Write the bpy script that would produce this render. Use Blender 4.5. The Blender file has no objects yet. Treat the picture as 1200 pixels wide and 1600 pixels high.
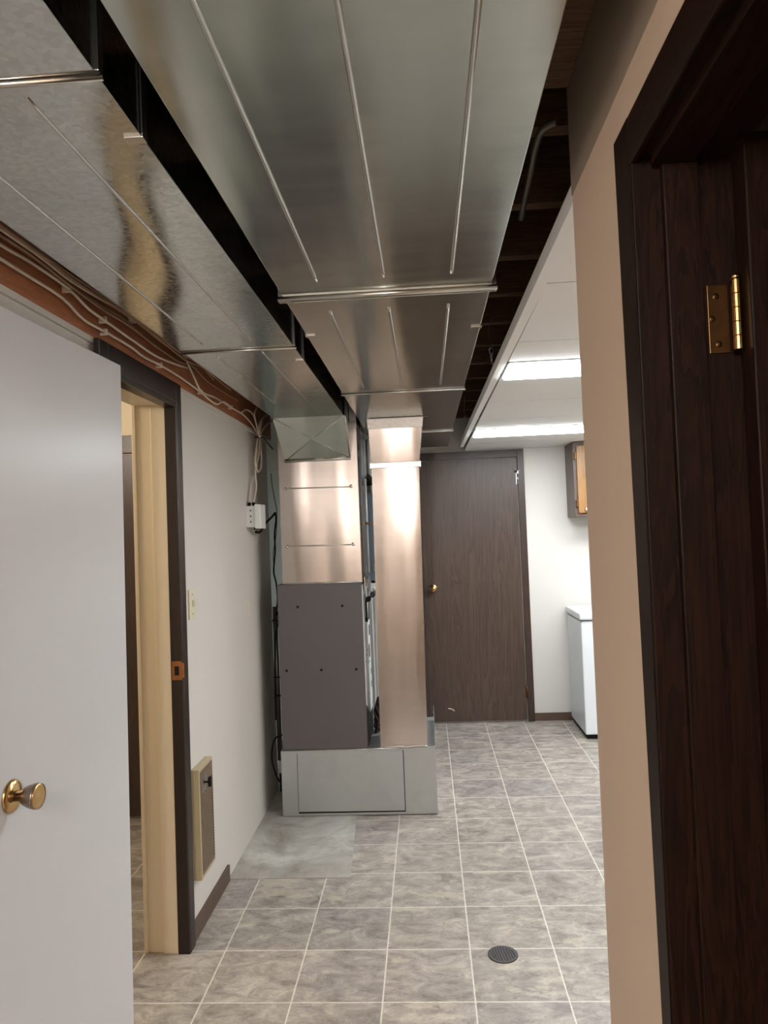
import bpy, bmesh, math, random
from mathutils import Vector, Matrix
random.seed(4)
S = bpy.context.scene
C = S.collection

# ---------------------------------------------------------------- camera
cd = bpy.data.cameras.new('camera')
cd.sensor_fit = 'VERTICAL'; cd.sensor_height = 36.0; cd.lens = 1150 * 36 / 1600
cd.clip_start = 0.02
cam = bpy.data.objects.new('camera', cd); C.objects.link(cam)
cF = Vector((-0.05585928, 0.99812177, 0.02515294)); cR = Vector((0.99759301, 0.05683089, -0.03972945)); cU = Vector((0.04108429 * -1, -0.02287314, 0.99889384))
cU = cR.cross(cF)
cam.matrix_world = Matrix(((cR.x, cU.x, -cF.x, 0), (cR.y, cU.y, -cF.y, 0), (cR.z, cU.z, -cF.z, 1.5548), (0, 0, 0, 1)))
S.camera = cam
# ---------------------------------------------------------------- world, exposure, lights
w = bpy.data.worlds.new('world'); S.world = w; w.use_nodes = True
w.node_tree.nodes['Background'].inputs[0].default_value = (0.5, 0.55, 0.6, 1)
w.node_tree.nodes['Background'].inputs[1].default_value = 0.0
S.view_settings.view_transform = 'Standard'; S.view_settings.look = 'None'
S.view_settings.exposure = 1.12; S.view_settings.gamma = 1.0; S.view_settings.use_curve_mapping = False
FLUO = 14.0          # emission of the fluorescent diffusers
HALL_W = 26.0        # hall ceiling lamp, watts
ROOM_W = 16.0        # warm lamp of the side room
S.cycles.max_bounces = 10; S.cycles.diffuse_bounces = 5; S.cycles.glossy_bounces = 6
S.cycles.sample_clamp_indirect = 4.0
S.cycles.use_denoising = True

# ---------------------------------------------------------------- materials
def lin(c):
    return tuple(((v / 255) / 12.92 if v / 255 <= 0.04045 else ((v / 255 + 0.055) / 1.055) ** 2.4) for v in c) + (1,)
class NT:
    def __init__(s, name):
        s.m = bpy.data.materials.new(name); s.m.use_nodes = True
        s.t = s.m.node_tree; s.b = s.t.nodes['Principled BSDF']
        s.tc = s.t.nodes.new('ShaderNodeTexCoord')
    def n(s, typ, **k):
        o = s.t.nodes.new(typ)
        for a, v in k.items(): setattr(o, a, v)
        return o
    def l(s, a, b): s.t.links.new(a, b)
    def coord(s, scale=(1, 1, 1), kind='Object'):
        mp = s.n('ShaderNodeMapping'); mp.inputs['Scale'].default_value = scale
        s.l(s.tc.outputs[kind], mp.inputs[0]); return mp.outputs[0]
    def noise(s, vec, scale, detail=3, rough=.5, dist=0):
        o = s.n('ShaderNodeTexNoise'); s.l(vec, o.inputs['Vector'])
        o.inputs['Scale'].default_value = scale; o.inputs['Detail'].default_value = detail
        o.inputs['Roughness'].default_value = rough; o.inputs['Distortion'].default_value = dist
        return o.outputs['Fac']
    def ramp(s, fac, stops):
        o = s.n('ShaderNodeValToRGB'); s.l(fac, o.inputs[0]); e = o.color_ramp.elements
        while len(e) < len(stops): e.new(0.5)
        for x, (p, c) in zip(e, stops): x.position = p; x.color = c
        return o.outputs[0]
    def math(s, op, a, b=None):
        o = s.n('ShaderNodeMath', operation=op)
        for i, v in enumerate((a, b)):
            if v is None: continue
            if isinstance(v, (int, float)): o.inputs[i].default_value = v
            else: s.l(v, o.inputs[i])
        return o.outputs[0]
    def mix(s, fac, a, b, mode='MIX'):
        o = s.n('ShaderNodeMix', data_type='RGBA', blend_type=mode)
        for i, v in ((0, fac), (6, a), (7, b)):
            if isinstance(v, (int, float)): o.inputs[i].default_value = v
            elif isinstance(v, tuple): o.inputs[i].default_value = v
            else: s.l(v, o.inputs[i])
        return o.outputs[2]
    def bump(s, h, strength, dist=.002, normal=None):
        o = s.n('ShaderNodeBump'); o.inputs['Strength'].default_value = strength; o.inputs['Distance'].default_value = dist
        s.l(h, o.inputs['Height'])
        if normal is not None: s.l(normal, o.inputs['Normal'])
        s.l(o.outputs[0], s.b.inputs['Normal']); return o.outputs[0]
    def set(s, **k):
        for a, v in k.items():
            i = s.b.inputs[a.replace('_', ' ')]
            if isinstance(v, (int, float, tuple)): i.default_value = v
            else: s.l(v, i)
        return s

def plain(name, c, rough=.5, metal=0, var=.06, spec=.5, nscale=6):
    t = NT(name); v = t.coord()
    f = t.noise(v, nscale, 4)
    a = lin(c); lo = tuple(x * (1 - var) for x in a[:3]) + (1,); hi = tuple(min(1, x * (1 + var)) for x in a[:3]) + (1,)
    t.set(Base_Color=t.ramp(f, [(.3, lo), (.7, hi)]), Roughness=rough, Metallic=metal)
    t.b.inputs['Specular IOR Level'].default_value = spec
    return t.m
def paint(name, c, rough=.55, bump=.12):
    t = NT(name); v = t.coord()
    a = lin(c); f = t.noise(v, 1.3, 5, .6)
    t.set(Base_Color=t.ramp(f, [(.3, tuple(x * .95 for x in a[:3]) + (1,)), (.7, a)]), Roughness=rough)
    t.bump(t.noise(v, 120, 2), bump, .001)
    return t.m
def wood(name, dark, light, rough=.4, axis='Z', scale=1.0, wave=2.0, spec=.5):
    t = NT(name)
    sc = {'Z': (9, 9, .55), 'X': (.55, 9, 9), 'Y': (9, .55, 9)}[axis]
    v = t.coord(tuple(x * scale for x in sc))
    n1 = t.noise(v, wave, 4, .6, 1.6)
    rings = t.math('FRACT', t.math('MULTIPLY', n1, 9.0))
    fine = t.noise(t.coord(tuple(x * 9 * scale for x in sc)), 3, 3, .6)
    f = t.math('ADD', t.math('MULTIPLY', rings, .45), t.math('MULTIPLY', fine, .6))
    t.set(Base_Color=t.ramp(f, [(.2, lin(dark)), (.85, lin(light))]), Roughness=rough)
    t.b.inputs['Specular IOR Level'].default_value = spec
    t.bump(fine, .25, .0006)
    return t.m
def galv(name, c=(205, 203, 196), r0=.2, r1=.3, wob=.35, sp=0.0, wscale=(2.2, 1.1, 2.2), streak=(1, 14, 1), cvar=.10):
    t = NT(name); v = t.coord()
    big = t.noise(t.coord(wscale), 1.0, 1, .4)
    vo = t.n('ShaderNodeTexVoronoi'); t.l(v, vo.inputs['Vector']); vo.inputs['Scale'].default_value = 110
    sm = t.noise(t.coord(streak), 2.2, 5, .6)
    sm2 = t.noise(v, 2.6, 3, .55, .4)
    smudge = t.noise(v, 6.5, 4, .6, .8)
    a = lin(c)
    mixf = t.math('ADD', t.math('MULTIPLY', sm, .5), t.math('MULTIPLY', sm2, .5))
    col = t.ramp(mixf, [(.35, tuple(x * (1 - cvar) for x in a[:3]) + (1,)), (.65, a)])
    col = t.mix(.5, col, t.ramp(smudge, [(.30, (.88, .88, .88, 1)), (.50, (1, 1, 1, 1))]), 'MULTIPLY')
    mr = t.n('ShaderNodeMapRange'); t.l(mixf, mr.inputs[0]); mr.inputs[1].default_value = .3; mr.inputs[2].default_value = .7
    mr.inputs[3].default_value = r0; mr.inputs[4].default_value = r1
    ro = mr.outputs[0]
    if sp:
        sep = t.n('ShaderNodeSeparateColor'); t.l(vo.outputs['Color'], sep.inputs[0])
        fl = t.ramp(sep.outputs[0], [(0, (1 - sp, 1 - sp, 1 - sp, 1)), (1, (1, 1, 1, 1))])
        col = t.mix(1.0, col, fl, 'MULTIPLY')
        ro = t.math('ADD', ro, t.math('MULTIPLY', sep.outputs[1], .10))
    t.set(Base_Color=col, Roughness=ro, Metallic=1.0)
    t.bump(big, wob, .03)
    return t.m

def floor_mat(name, warm=False):
    s = .305
    t = NT(name)
    sep = t.n('ShaderNodeSeparateXYZ'); t.l(t.tc.outputs['Object'], sep.inputs[0])
    u = t.math('DIVIDE', t.math('SUBTRACT', sep.outputs[0], .0986), s)
    v = t.math('DIVIDE', t.math('SUBTRACT', sep.outputs[1], 2.4608), s)
    fu = t.math('ABSOLUTE', t.math('SUBTRACT', t.math('FRACT', t.math('ADD', u, 10.5)), .5))
    fv = t.math('ABSOLUTE', t.math('SUBTRACT', t.math('FRACT', t.math('ADD', v, 10.5)), .5))
    d = t.math('MULTIPLY', t.math('MINIMUM', fu, fv), s)            # metres to the nearest joint
    wob = t.math('MULTIPLY', t.math('SUBTRACT', t.noise(t.coord(), 60, 2), .5), .0022)
    grout = t.ramp(t.math('ADD', d, wob), [(.0018, (1, 1, 1, 1)), (.0034, (0, 0, 0, 1))])
    cell = t.n('ShaderNodeCombineXYZ')
    t.l(t.math('FLOOR', t.math('ADD', u, 10)), cell.inputs[0]); t.l(t.math('FLOOR', t.math('ADD', v, 10)), cell.inputs[1])
    wn = t.n('ShaderNodeTexWhiteNoise', noise_dimensions='2D'); t.l(cell.outputs[0], wn.inputs['Vector'])
    # a different slate pattern, turned a different way, in every tile
    off = t.n('ShaderNodeVectorMath', operation='MULTIPLY_ADD')
    t.l(wn.outputs['Color'], off.inputs[0]); off.inputs[1].default_value = (13, 13, 13); t.l(t.tc.outputs['Object'], off.inputs[2])
    mp = t.n('ShaderNodeMapping'); t.l(off.outputs[0], mp.inputs[0]); mp.inputs['Scale'].default_value = (1, 1.7, 1)
    rot = t.n('ShaderNodeCombineXYZ'); t.l(t.math('MULTIPLY', t.math('SUBTRACT', wn.outputs['Value'], .5), 1.6), rot.inputs[2])
    t.l(rot.outputs[0], mp.inputs['Rotation'])
    vec = mp.outputs[0]
    n1 = t.noise(vec, 8.5, 12, .74, .7)
    n2 = t.noise(vec, 22, 12, .76, .8)
    n3 = t.noise(vec, 3.8, 6, .6, .6)
    base = t.ramp(n1, [(.32, lin((112, 106, 101))), (.45, lin((144, 138, 132))), (.54, lin((162, 156, 149))), (.66, lin((188, 182, 170)))])
    ridge = t.ramp(n2, [(.36, (.62, .60, .59, 1)), (.45, (1, 1, 1, 1)), (.60, (1, 1, 1, 1)), (.70, (1.3, 1.27, 1.2, 1))])
    col = t.mix(.85, base, ridge, 'MULTIPLY')
    pale = t.ramp(n3, [(.60, (0, 0, 0, 1)), (.625, (1, 1, 1, 1))])
    col = t.mix(t.math('MULTIPLY', pale, .4), col, lin((198, 190, 172)))
    vl = t.ramp(t.noise(vec, 9, 8, .75, 1.6), [(.485, (1, 1, 1, 1)), (.50, (.62, .58, .55, 1)), (.515, (1, 1, 1, 1))])
    col = t.mix(.7, col, vl, 'MULTIPLY')
    tint = t.ramp(wn.outputs['Value'], [(0, (.90, .89, .90, 1)), (.5, (1, .98, .95, 1)), (1, (1.06, 1.04, 1.0, 1))])
    col = t.mix(1.0, col, tint, 'MULTIPLY')
    col = t.mix(grout, col, lin((222, 216, 204)))
    t.set(Base_Color=col, Roughness=t.ramp(n2, [(.3, (.3,) * 3 + (1,)), (.7, (.42,) * 3 + (1,))]))
    t.b.inputs['Specular IOR Level'].default_value = .45
    t.bump(t.math('SUBTRACT', n2, t.math('MULTIPLY', grout, .5)), .35, .0015)
    return t.m

M = {}
M['floor'] = floor_mat('slate_vinyl')
t = NT('bare_concrete'); v = t.coord()
t.set(Base_Color=t.ramp(t.noise(v, 3.2, 9, .65, .6), [(.32, lin((128, 122, 112))), (.5, lin((164, 160, 152))), (.66, lin((196, 196, 188)))]), Roughness=.6)
t.bump(t.noise(v, 40, 5), .3, .002); M['concrete'] = t.m
M['wall'] = paint('cream_wall', (208, 203, 196))
M['wall_far'] = paint('white_wall', (214, 212, 206))
M['tan'] = paint('tan_wall', (211, 186, 163))
M['wall_strip'] = paint('grey_brown_strip', (150, 134, 118), .7)
M['room'] = paint('cream_room_wall', (228, 214, 188))
M['cream'] = paint('cream_gloss', (222, 208, 180), .35, .05)
M['ceil'] = paint('white_ceiling_panel', (236, 236, 233), .6)
M['white_door'] = paint('white_satin', (206, 205, 206), .3, .04)
M['white_metal'] = plain('white_metal', (214, 216, 216), .35, var=.02)
M['dwood'] = wood('dark_oak', (38, 27, 22), (70, 53, 45), .34)
M['dwood_h'] = wood('dark_oak_h', (38, 27, 22), (70, 53, 45), .34, 'X')
M['ddoor'] = wood('stained_oak_door', (56, 43, 36), (82, 67, 58), .36, scale=.55, wave=1.5)
M['casing'] = wood('casing_dark', (22, 13, 9), (46, 31, 23), .35)
M['casing_y'] = wood('casing_dark_y', (22, 13, 9), (46, 31, 23), .35, 'Y')
M['rdoor'] = wood('espresso_door', (15, 7, 4), (42, 22, 12), .5, spec=.13)
M['rdoor_y'] = wood('espresso_door_y', (15, 7, 4), (42, 22, 12), .5, 'Y', spec=.13)
M['beam'] = wood('brown_board', (146, 88, 56), (178, 118, 78), .6, 'Y')
M['joist'] = wood('joist_wood', (74, 52, 36), (124, 92, 66), .8, 'X')
M['subfloor'] = plain('subfloor_boards', (34, 24, 18), .9)
M['oak'] = wood('honey_oak', (120, 82, 44), (176, 134, 82), .35)
M['oak_side'] = wood('brown_cabinet_side', (72, 54, 46), (104, 82, 72), .4)
M['galv'] = galv('galvanised_duct', (190, 192, 184), .17, .23, .75, wscale=(5.0, .3, 1))
M['galv_sp'] = galv('galvanised_spangle', (206, 206, 200), .10, .16, .5, sp=.16, wscale=(4.0, .55, 1))
M['galv_up'] = galv('galvanised_plenum', (188, 178, 171), .155, .22, .55, wscale=(5, 5, .8), streak=(1, 1, 14))
M['galv_dull'] = galv('galvanised_base', (192, 196, 196), .45, .55, .1)
M['galv_trim'] = plain('galvanised_trim', (196, 194, 188), .24, 1.0, .06)
t = NT('foil_tape'); v = t.coord()
t.set(Base_Color=lin((222, 220, 218)), Roughness=.22, Metallic=1.0); t.bump(t.noise(v, 90, 4, .7), .9, .004); M['foil'] = t.m
M['taupe'] = plain('taupe_enamel', (88, 83, 84), .42, var=.03)
M['black'] = plain('black_plastic', (9, 9, 10), .6, spec=.3)
M['hole'] = plain('hole_black', (6, 6, 6), .9)
M['brass'] = plain('brass', (200, 164, 112), .2, 1.0, .05)
M['brass_old'] = plain('aged_brass', (104, 74, 46), .4, 1.0, .15, nscale=60)
M['copper_plate'] = plain('strike_brass', (168, 112, 66), .35, .8, .15, nscale=60)
M['satin'] = plain('satin_nickel', (150, 136, 126), .32, 1.0, .05)
M['steel'] = plain('steel', (176, 176, 178), .3, 1.0, .08)
M['cable'] = plain('white_cable', (206, 190, 172), .45, var=.1, nscale=20)
M['cable_old'] = plain('tan_cable', (150, 118, 92), .5, var=.1, nscale=20)
M['beige'] = plain('beige_metal', (178, 164, 132), .4, var=.04)
M['grille'] = plain('grille_brown', (116, 98, 80), .5, .2)
M['plate'] = plain('ivory_plate', (212, 206, 180), .35, var=.03)
M['green'] = plain('pale_green_board', (210, 222, 214), .6, var=.04)
M['bluegrey'] = plain('blue_grey_metal', (122, 138, 148), .4, .3, .06)
M['pvc'] = plain('white_pvc', (226, 228, 226), .3, var=.02)
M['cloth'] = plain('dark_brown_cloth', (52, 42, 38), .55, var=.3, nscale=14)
M['conduit'] = plain('grey_conduit', (112, 104, 94), .4, .6, .1)
M['blueplate'] = galv('zinc_angle', (204, 216, 224), .25, .45, .4)
M['copper'] = plain('copper_tube', (176, 132, 92), .3, 1.0, .1)
M['freezer'] = plain('freezer_white', (218, 224, 228), .3, var=.01)
M['gasket'] = plain('gasket_grey', (90, 94, 98), .6)
M['dark_base'] = plain('dark_trim_board', (86, 68, 56), .45, var=.1)
M['drain_rim'] = plain('drain_rim_iron', (70, 68, 66), .6)
M['drain_bar'] = plain('drain_grate_iron', (40, 40, 42), .6)
def emis(name, c, strength):
    t = NT(name); t.set(Base_Color=(.9, .9, .9, 1), Roughness=.5)
    t.b.inputs['Emission Color'].default_value = c; t.b.inputs['Emission Strength'].default_value = strength
    return t.m
M['tube'] = emis('fluorescent_diffuser', (.93, .965, 1.0, 1), FLUO)
M['dome'] = emis('warm_lamp_glass', (1.0, .965, .94, 1), 38.0)
M['dome2'] = emis('amber_lamp_glass', (1.0, .84, .66, 1), 8.0)

# ---------------------------------------------------------------- mesh helpers
class MB:
    def __init__(s): s.bm = bmesh.new()
    def box(s, x0, x1, y0, y1, z0, z1, bev=0.0):
        r = bmesh.ops.create_cube(s.bm, size=1.0)
        for v in r['verts']:
            v.co = Vector(((x0 + x1) / 2 + v.co.x * (x1 - x0), (y0 + y1) / 2 + v.co.y * (y1 - y0), (z0 + z1) / 2 + v.co.z * (z1 - z0)))
        if bev:
            es = list({e for v in r['verts'] for e in v.link_edges})
            bmesh.ops.bevel(s.bm, geom=es, offset=bev, segments=2, affect='EDGES', profile=.6)
        return s
    def hexa(s, p):            # 8 points: bottom ring of 4, top ring of 4
        v = [s.bm.verts.new(q) for q in p]
        for f in ((3, 2, 1, 0), (4, 5, 6, 7), (0, 1, 5, 4), (1, 2, 6, 5), (2, 3, 7, 6), (3, 0, 4, 7)): s.bm.faces.new([v[i] for i in f])
        return s
    def poly(s, pts, off):     # a flat outline given thickness by the vector off
        a = [s.bm.verts.new(p) for p in pts]; b = [s.bm.verts.new(Vector(p) + Vector(off)) for p in pts]
        s.bm.faces.new(a[::-1]); s.bm.faces.new(b)
        n = len(a)
        for i in range(n): s.bm.faces.new((a[i], a[(i + 1) % n], b[(i + 1) % n], b[i]))
        return s
    def tube(s, pts, r, seg=8, smooth=True):
        P = [Vector(p) for p in pts]
        if smooth and len(P) > 2:
            Q = []
            for i in range(len(P) - 1):
                p0, p1, p2, p3 = P[max(i - 1, 0)], P[i], P[i + 1], P[min(i + 2, len(P) - 1)]
                for k in range(4):
                    t = k / 4
                    Q.append(.5 * ((2 * p1) + (-p0 + p2) * t + (2 * p0 - 5 * p1 + 4 * p2 - p3) * t * t + (-p0 + 3 * p1 - 3 * p2 + p3) * t ** 3))
            Q.append(P[-1]); P = Q
        rings = []; up = Vector((.13, .21, 1)).normalized()
        for i, p in enumerate(P):
            d = (P[min(i + 1, len(P) - 1)] - P[max(i - 1, 0)])
            d = d.normalized() if d.length > 1e-9 else Vector((0, 0, 1))
            a = d.cross(up)
            if a.length < .05: a = d.cross(Vector((1, 0, 0)))
            a.normalize(); up = a.cross(d); b = up
            rings.append([s.bm.verts.new(p + (a * math.cos(2 * math.pi * k / seg) + b * math.sin(2 * math.pi * k / seg)) * r) for k in range(seg)])
        for A, B in zip(rings, rings[1:]):
            for k in range(seg):
                f = s.bm.faces.new((A[k], A[(k + 1) % seg], B[(k + 1) % seg], B[k])); f.smooth = True
        s.bm.faces.new(rings[0][::-1]); s.bm.faces.new(rings[-1])
        return s
    def lathe(s, prof, o, d, seg=24, sm=True):   # profile (radius, distance along d)
        d = Vector(d).normalized(); a = d.cross(Vector((0, 0, 1)))
        if a.length < .05: a = Vector((1, 0, 0))
        a.normalize(); b = a.cross(d); o = Vector(o); rings = []
        for r, h in prof:
            if r < 1e-6: rings.append([s.bm.verts.new(o + d * h)] * seg)
            else: rings.append([s.bm.verts.new(o + d * h + (a * math.cos(2 * math.pi * k / seg) + b * math.sin(2 * math.pi * k / seg)) * r) for k in range(seg)])
        for A, B in zip(rings, rings[1:]):
            for k in range(seg):
                L = []
                for q in (A[k], A[(k + 1) % seg], B[(k + 1) % seg], B[k]):
                    if q not in L: L.append(q)
                if len(L) > 2:
                    f = s.bm.faces.new(L); f.smooth = sm
        for rr, fl in ((rings[0], 1), (rings[-1], 0)):
            if rr[0] is not rr[1]: s.bm.faces.new(rr[::-1] if fl else rr)
        return s
    def build(s, name, mat, parent=None, **props):
        bmesh.ops.recalc_face_normals(s.bm, faces=s.bm.faces)
        me = bpy.data.meshes.new(name); s.bm.to_mesh(me); s.bm.free()
        me.materials.append(mat)
        o = bpy.data.objects.new(name, me); C.objects.link(o)
        if parent: o.parent = parent
        for k, v in props.items(): o[k] = v
        return o
def thing(name, label, cat, loc=(0, 0, 0), group=None, kind=None):
    o = bpy.data.objects.new(name, None); C.objects.link(o); o.location = loc; o.empty_display_size = .1
    o['label'] = label; o['category'] = cat
    if group: o['group'] = group
    if kind: o['kind'] = kind
    return o
def put(o, parent):            # part built in world coordinates, parented to an Empty elsewhere
    o.parent = parent; o.matrix_parent_inverse = Matrix.Translation(-parent.location)
    return o
def part(mb, name, mat, parent, **p):
    return put(mb.build(name, mat, None, **p), parent)
def sub(mb, name, mat, parent, **p):   # sub-part: parent is a mesh part at the origin with its own inverse
    o = mb.build(name, mat, None, **p); o.parent = parent
    return o
def struct(mb, name, mat, **p):
    return mb.build(name, mat, None, kind='structure', **p)

XL, YF, HC = -.96, 5.937, 2.17
# ================================================================= setting
mb = MB(); mb.box(-4.0, 3.4, -2.2, YF + .1, -.08, 0.0)
struct(mb, 'floor', M['floor'], label='grey-beige slate-look floor tiles with pale joints', category='floor')
mb = MB(); mb.poly([(XL, 3.335, .0005), (-.402, 3.335, .0005), (-.418, 3.62, .0005), (-.442, 4.03, .0005), (-.442, 4.74, .0005), (XL, 4.74, .0005)], (0, 0, .0015))
struct(mb, 'floor_patch', M['concrete'], label='bare grey concrete patch in front of the furnace', category='floor')
# left wall with its doorway
mb = MB()
mb.box(-1.13, XL, -2.2, 2.13, 0, 2.15); mb.box(-1.13, XL, 2.13, 2.765, 2.085, 2.15); mb.box(-1.105, XL, 2.765, 4.47, 0, 2.15)
mb.box(-1.13, -.99, -2.2, 4.47, 2.15, 2.6)
struct(mb, 'wall_left', M['wall'], label='cream painted wall along the left of the hall', category='wall')
mb = MB(); mb.box(-4.0, 3.4, YF, YF + .1, 0, 2.6)
struct(mb, 'wall_back', M['wall_far'], label='white wall at the far end of the basement', category='wall')
# tan wall on the right, with the near doorway
mb = MB()
mb.box(.30, .435, 1.03, 1.385, 0, 2.39); mb.box(.30, .435, .15, 1.03, 2.055, 2.39); mb.box(.30, .435, -2.2, .15, 0, 2.39)
mb.box(.435, 3.3, 1.30, 1.385, 0, 2.39)
struct(mb, 'wall_right', M['tan'], label='tan painted wall between hall and laundry area', category='wall')
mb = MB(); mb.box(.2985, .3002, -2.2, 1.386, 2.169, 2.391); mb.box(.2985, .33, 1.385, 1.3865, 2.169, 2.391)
struct(mb, 'trim_upper_wall', M['wall_strip'], label='greyer, darker strip along the top of the tan wall', category='wall')  # thin top strip, coloured greyer and darker than the tan below
mb = MB(); mb.box(3.2, 3.3, 1.385, YF, 0, 2.6); struct(mb, 'wall_laundry', M['wall_far'], label='white side wall of the laundry area', category='wall')
mb = MB(); mb.box(-1.0, 3.3, -2.3, -2.2, 0, 2.6); struct(mb, 'wall_front', M['wall'], label='cream wall behind the viewer', category='wall')
mb = MB(); mb.box(2.0, 2.1, -2.2, 1.30, 0, 2.6); struct(mb, 'wall_side', M['wall'], label='wall of the dark room on the right', category='wall')
# side room seen through the left doorway
mb = MB(); mb.box(-2.2, -2.1, 4.19, YF, 0, 2.6); struct(mb, 'wall_alcove', M['wall_far'], label='wall of the recess behind the furnace', category='wall')
mb = MB(); mb.box(-3.0, -1.106, 4.09, 4.19, 0, 2.6); mb.box(-3.1, -3.0, .5, 4.19, 0, 2.6); mb.box(-3.0, -1.13, .5, .6, 0, 2.6)
struct(mb, 'wall_room', M['room'], label='warm cream walls of the room through the left doorway', category='wall')
mb = MB(); mb.box(-3.0, -1.131, .6, 4.09, 2.42, 2.5); struct(mb, 'ceiling_room', M['ceil'], label='ceiling of the room through the left doorway', category='ceiling')
# white panel ceiling over the laundry area: separate lay-in panels with open seams and two openings for the lights
ys = [1.385, 1.487, 1.89, 2.485, 3.075, 3.665, 4.255, 4.655, 5.005, 5.43, YF]
mb = MB()
for a, b in zip(ys, ys[1:]):
    if (a, b) == (2.485, 3.075):
        mb.box(.335, 3.2, a + .002, 2.775, HC, HC + .012)
    elif (a, b) == (4.655, 5.005): continue
    else: mb.box(.335, 3.2, a + .004, b - .004, HC, HC + .012)
mb.box(1.65, 3.2, 2.775, 3.073, HC, HC + .012); mb.box(1.65, 3.2, 4.657, 5.003, HC, HC + .012)
struct(mb, 'ceiling', M['ceil'], label='white panel ceiling over the laundry area', category='ceiling')
mb = MB(); mb.poly([(.306, 1.385, HC - .004), (.285, 5.62, HC - .004), (.312, 5.62, HC - .004), (.336, 1.385, HC - .004)], (0, 0, .004))
mb.poly([(.306, 1.385, HC), (.285, 5.62, HC), (.288, 5.62, HC), (.309, 1.385, HC)], (0, 0, .035))
struct(mb, 'trim_ceiling_edge', M['ceil'], label='white edge moulding of the panel ceiling beside the dark joist gap', category='trim')
mb = MB(); mb.box(-1.0, .30, -2.2, -.62, 2.2, 2.22); struct(mb, 'ceiling_front', M['ceil'], label='white ceiling behind the viewer', category='ceiling')
mb = MB(); mb.box(-2.2, 3.4, -2.3, YF, 2.60, 2.63); struct(mb, 'ceiling_deck', M['subfloor'], label='dark subfloor boards above the open joists', category='ceiling')
k = 0; y = -.3
while y < 5.9:
    mb = MB(); mb.box(-.985, 3.2, y, y + .04, 2.395, 2.6)
    struct(mb, 'ceiling_joist', M['joist'], label='dark wooden joist crossing above the ducts', category='joist', group='joists above the ducts')
    y += .371
# board on top of the left wall that carries the cables
mb = MB(); mb.box(-.99, -.952, -2.0, 3.06, 2.155, 2.37, .002); mb.box(-.99, -.954, 3.062, 4.6, 2.155, 2.37, .002)
struct(mb, 'trim_cable_board', M['beam'], label='reddish brown board along the top of the left wall under the cables', category='trim')
mb = MB(); mb.box(-.975, -.950, -2.0, 4.55, 2.138, 2.156, .002)
struct(mb, 'trim_plaster_edge', M['wall'], label='rough plaster edge below the brown cable board', category='trim')
# bottom trims
mb = MB(); mb.box(XL, XL + .012, 2.81, 3.325, 0, .072, .003); struct(mb, 'baseboard_left', M['dark_base'], label='short brown baseboard under the wall register', category='baseboard')
mb = MB(); mb.box(.802, 1.6, YF - .012, YF, 0, .062, .003); struct(mb, 'baseboard_back', M['dark_base'], label='brown baseboard right of the far door', category='baseboard')
# small dirty board between duct and wall, near the viewer
mb = MB(); mb.box(.245, .298, .55, 1.37, 2.365, 2.394, .003); struct(mb, 'trim_dusty_board', M['joist'], label='dusty board wedged beside the tan wall top', category='board')

# ---------------------------------------------------------------- left doorway frame
f = thing('trim_left_door_frame', 'dark brown frame of the left doorway, cream inside', 'door frame', (XL, 2.45, 0), kind='structure')
mb = MB(); mb.box(-.962, -.943, 2.752, 2.806, 0, 2.152, .003); part(mb, 'casing', M['casing'], f)
mb = MB(); mb.box(-.962, -.943, 2.09, 2.15, 0, 2.152, .003); part(mb, 'casing', M['casing'], f)
mb = MB(); mb.box(-.962, -.9425, 2.15, 2.753, 2.075, 2.151, .003); part(mb, 'head_casing', M['casing_y'], f)
mb = MB(); mb.box(-.990, -.9445, 2.744, 2.766, 0, 2.07, .002); jm = part(mb, 'jamb', M['casing'], f)
mb = MB(); mb.box(-.990, -.9445, 2.13, 2.744, 2.055, 2.076, .002); part(mb, 'head_jamb', M['casing_y'], f)
mb = MB(); mb.box(-1.047, -.990, 2.748, 2.766, .0, 2.09, .002); mb.box(-1.112, -1.047, 2.756, 2.766, .0, 2.09, .002); mb.box(-1.122, -1.106, 2.750, 2.83, .0, 2.13, .003); part(mb, 'cream_jamb', M['cream'], f)
mb = MB(); mb.box(-1.112, -.990, 2.13, 2.75, 2.068, 2.088, .002); part(mb, 'cream_head', M['cream'], f)
mb = MB(); mb.box(-.985, -.9475, 2.7415, 2.745, 1.022, 1.092, .001); mb.box(-.9485, -.9405, 2.742, 2.752, 1.03, 1.084, .001)
st = part(mb, 'strike_plate', M['copper_plate'], f, label='orange brass strike plate')
mb = MB(); mb.box(-.975, -.958, 2.7405, 2.742, 1.04, 1.074); sub(mb, 'latch_hole', M['hole'], st).matrix_parent_inverse = Matrix.Identity(4)

# ---------------------------------------------------------------- white door folded back against the left wall
f.rotation_euler = (0, math.radians(.35), 0)
d1 = thing('door_1', 'white flush door folded back against the left wall with brass knob', 'door', (-.914, 2.145, 0), kind='structure')
def at_door(x0, x1, s0, s1, z0, z1, mbx, bev=0): mbx.box(x0, x1, s0, s1, z0, z1, bev)
mb = MB(); mb.box(-.035, 0, -.66, 0, .012, 2.08, .002); slab = mb.build('slab', M['white_door'], d1)
kz, ky = 1.012, -.585
mb = MB(); mb.lathe([(0.0, 0), (.036, 0), (.036, .002), (.033, .006), (.024, .010), (.014, .012)], (0, ky, kz), (1, 0, 0)); rz = mb.build('rosette', M['brass'], slab)
kn = MB().lathe([(.011, .008), (.011, .022), (.016, .026), (.021, .034), (.0255, .046), (.0275, .056), (.0275, .060)], (0, ky, kz), (1, 0, 0)).build('knob', M['satin'], slab)
MB().lathe([(.0275, .0602), (.0265, .063), (.020, .0625), (.012, .0605), (.007, .061), (0, .062)], (0, ky, kz), (1, 0, 0)).build('knob_face', M['brass'], slab)
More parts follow.
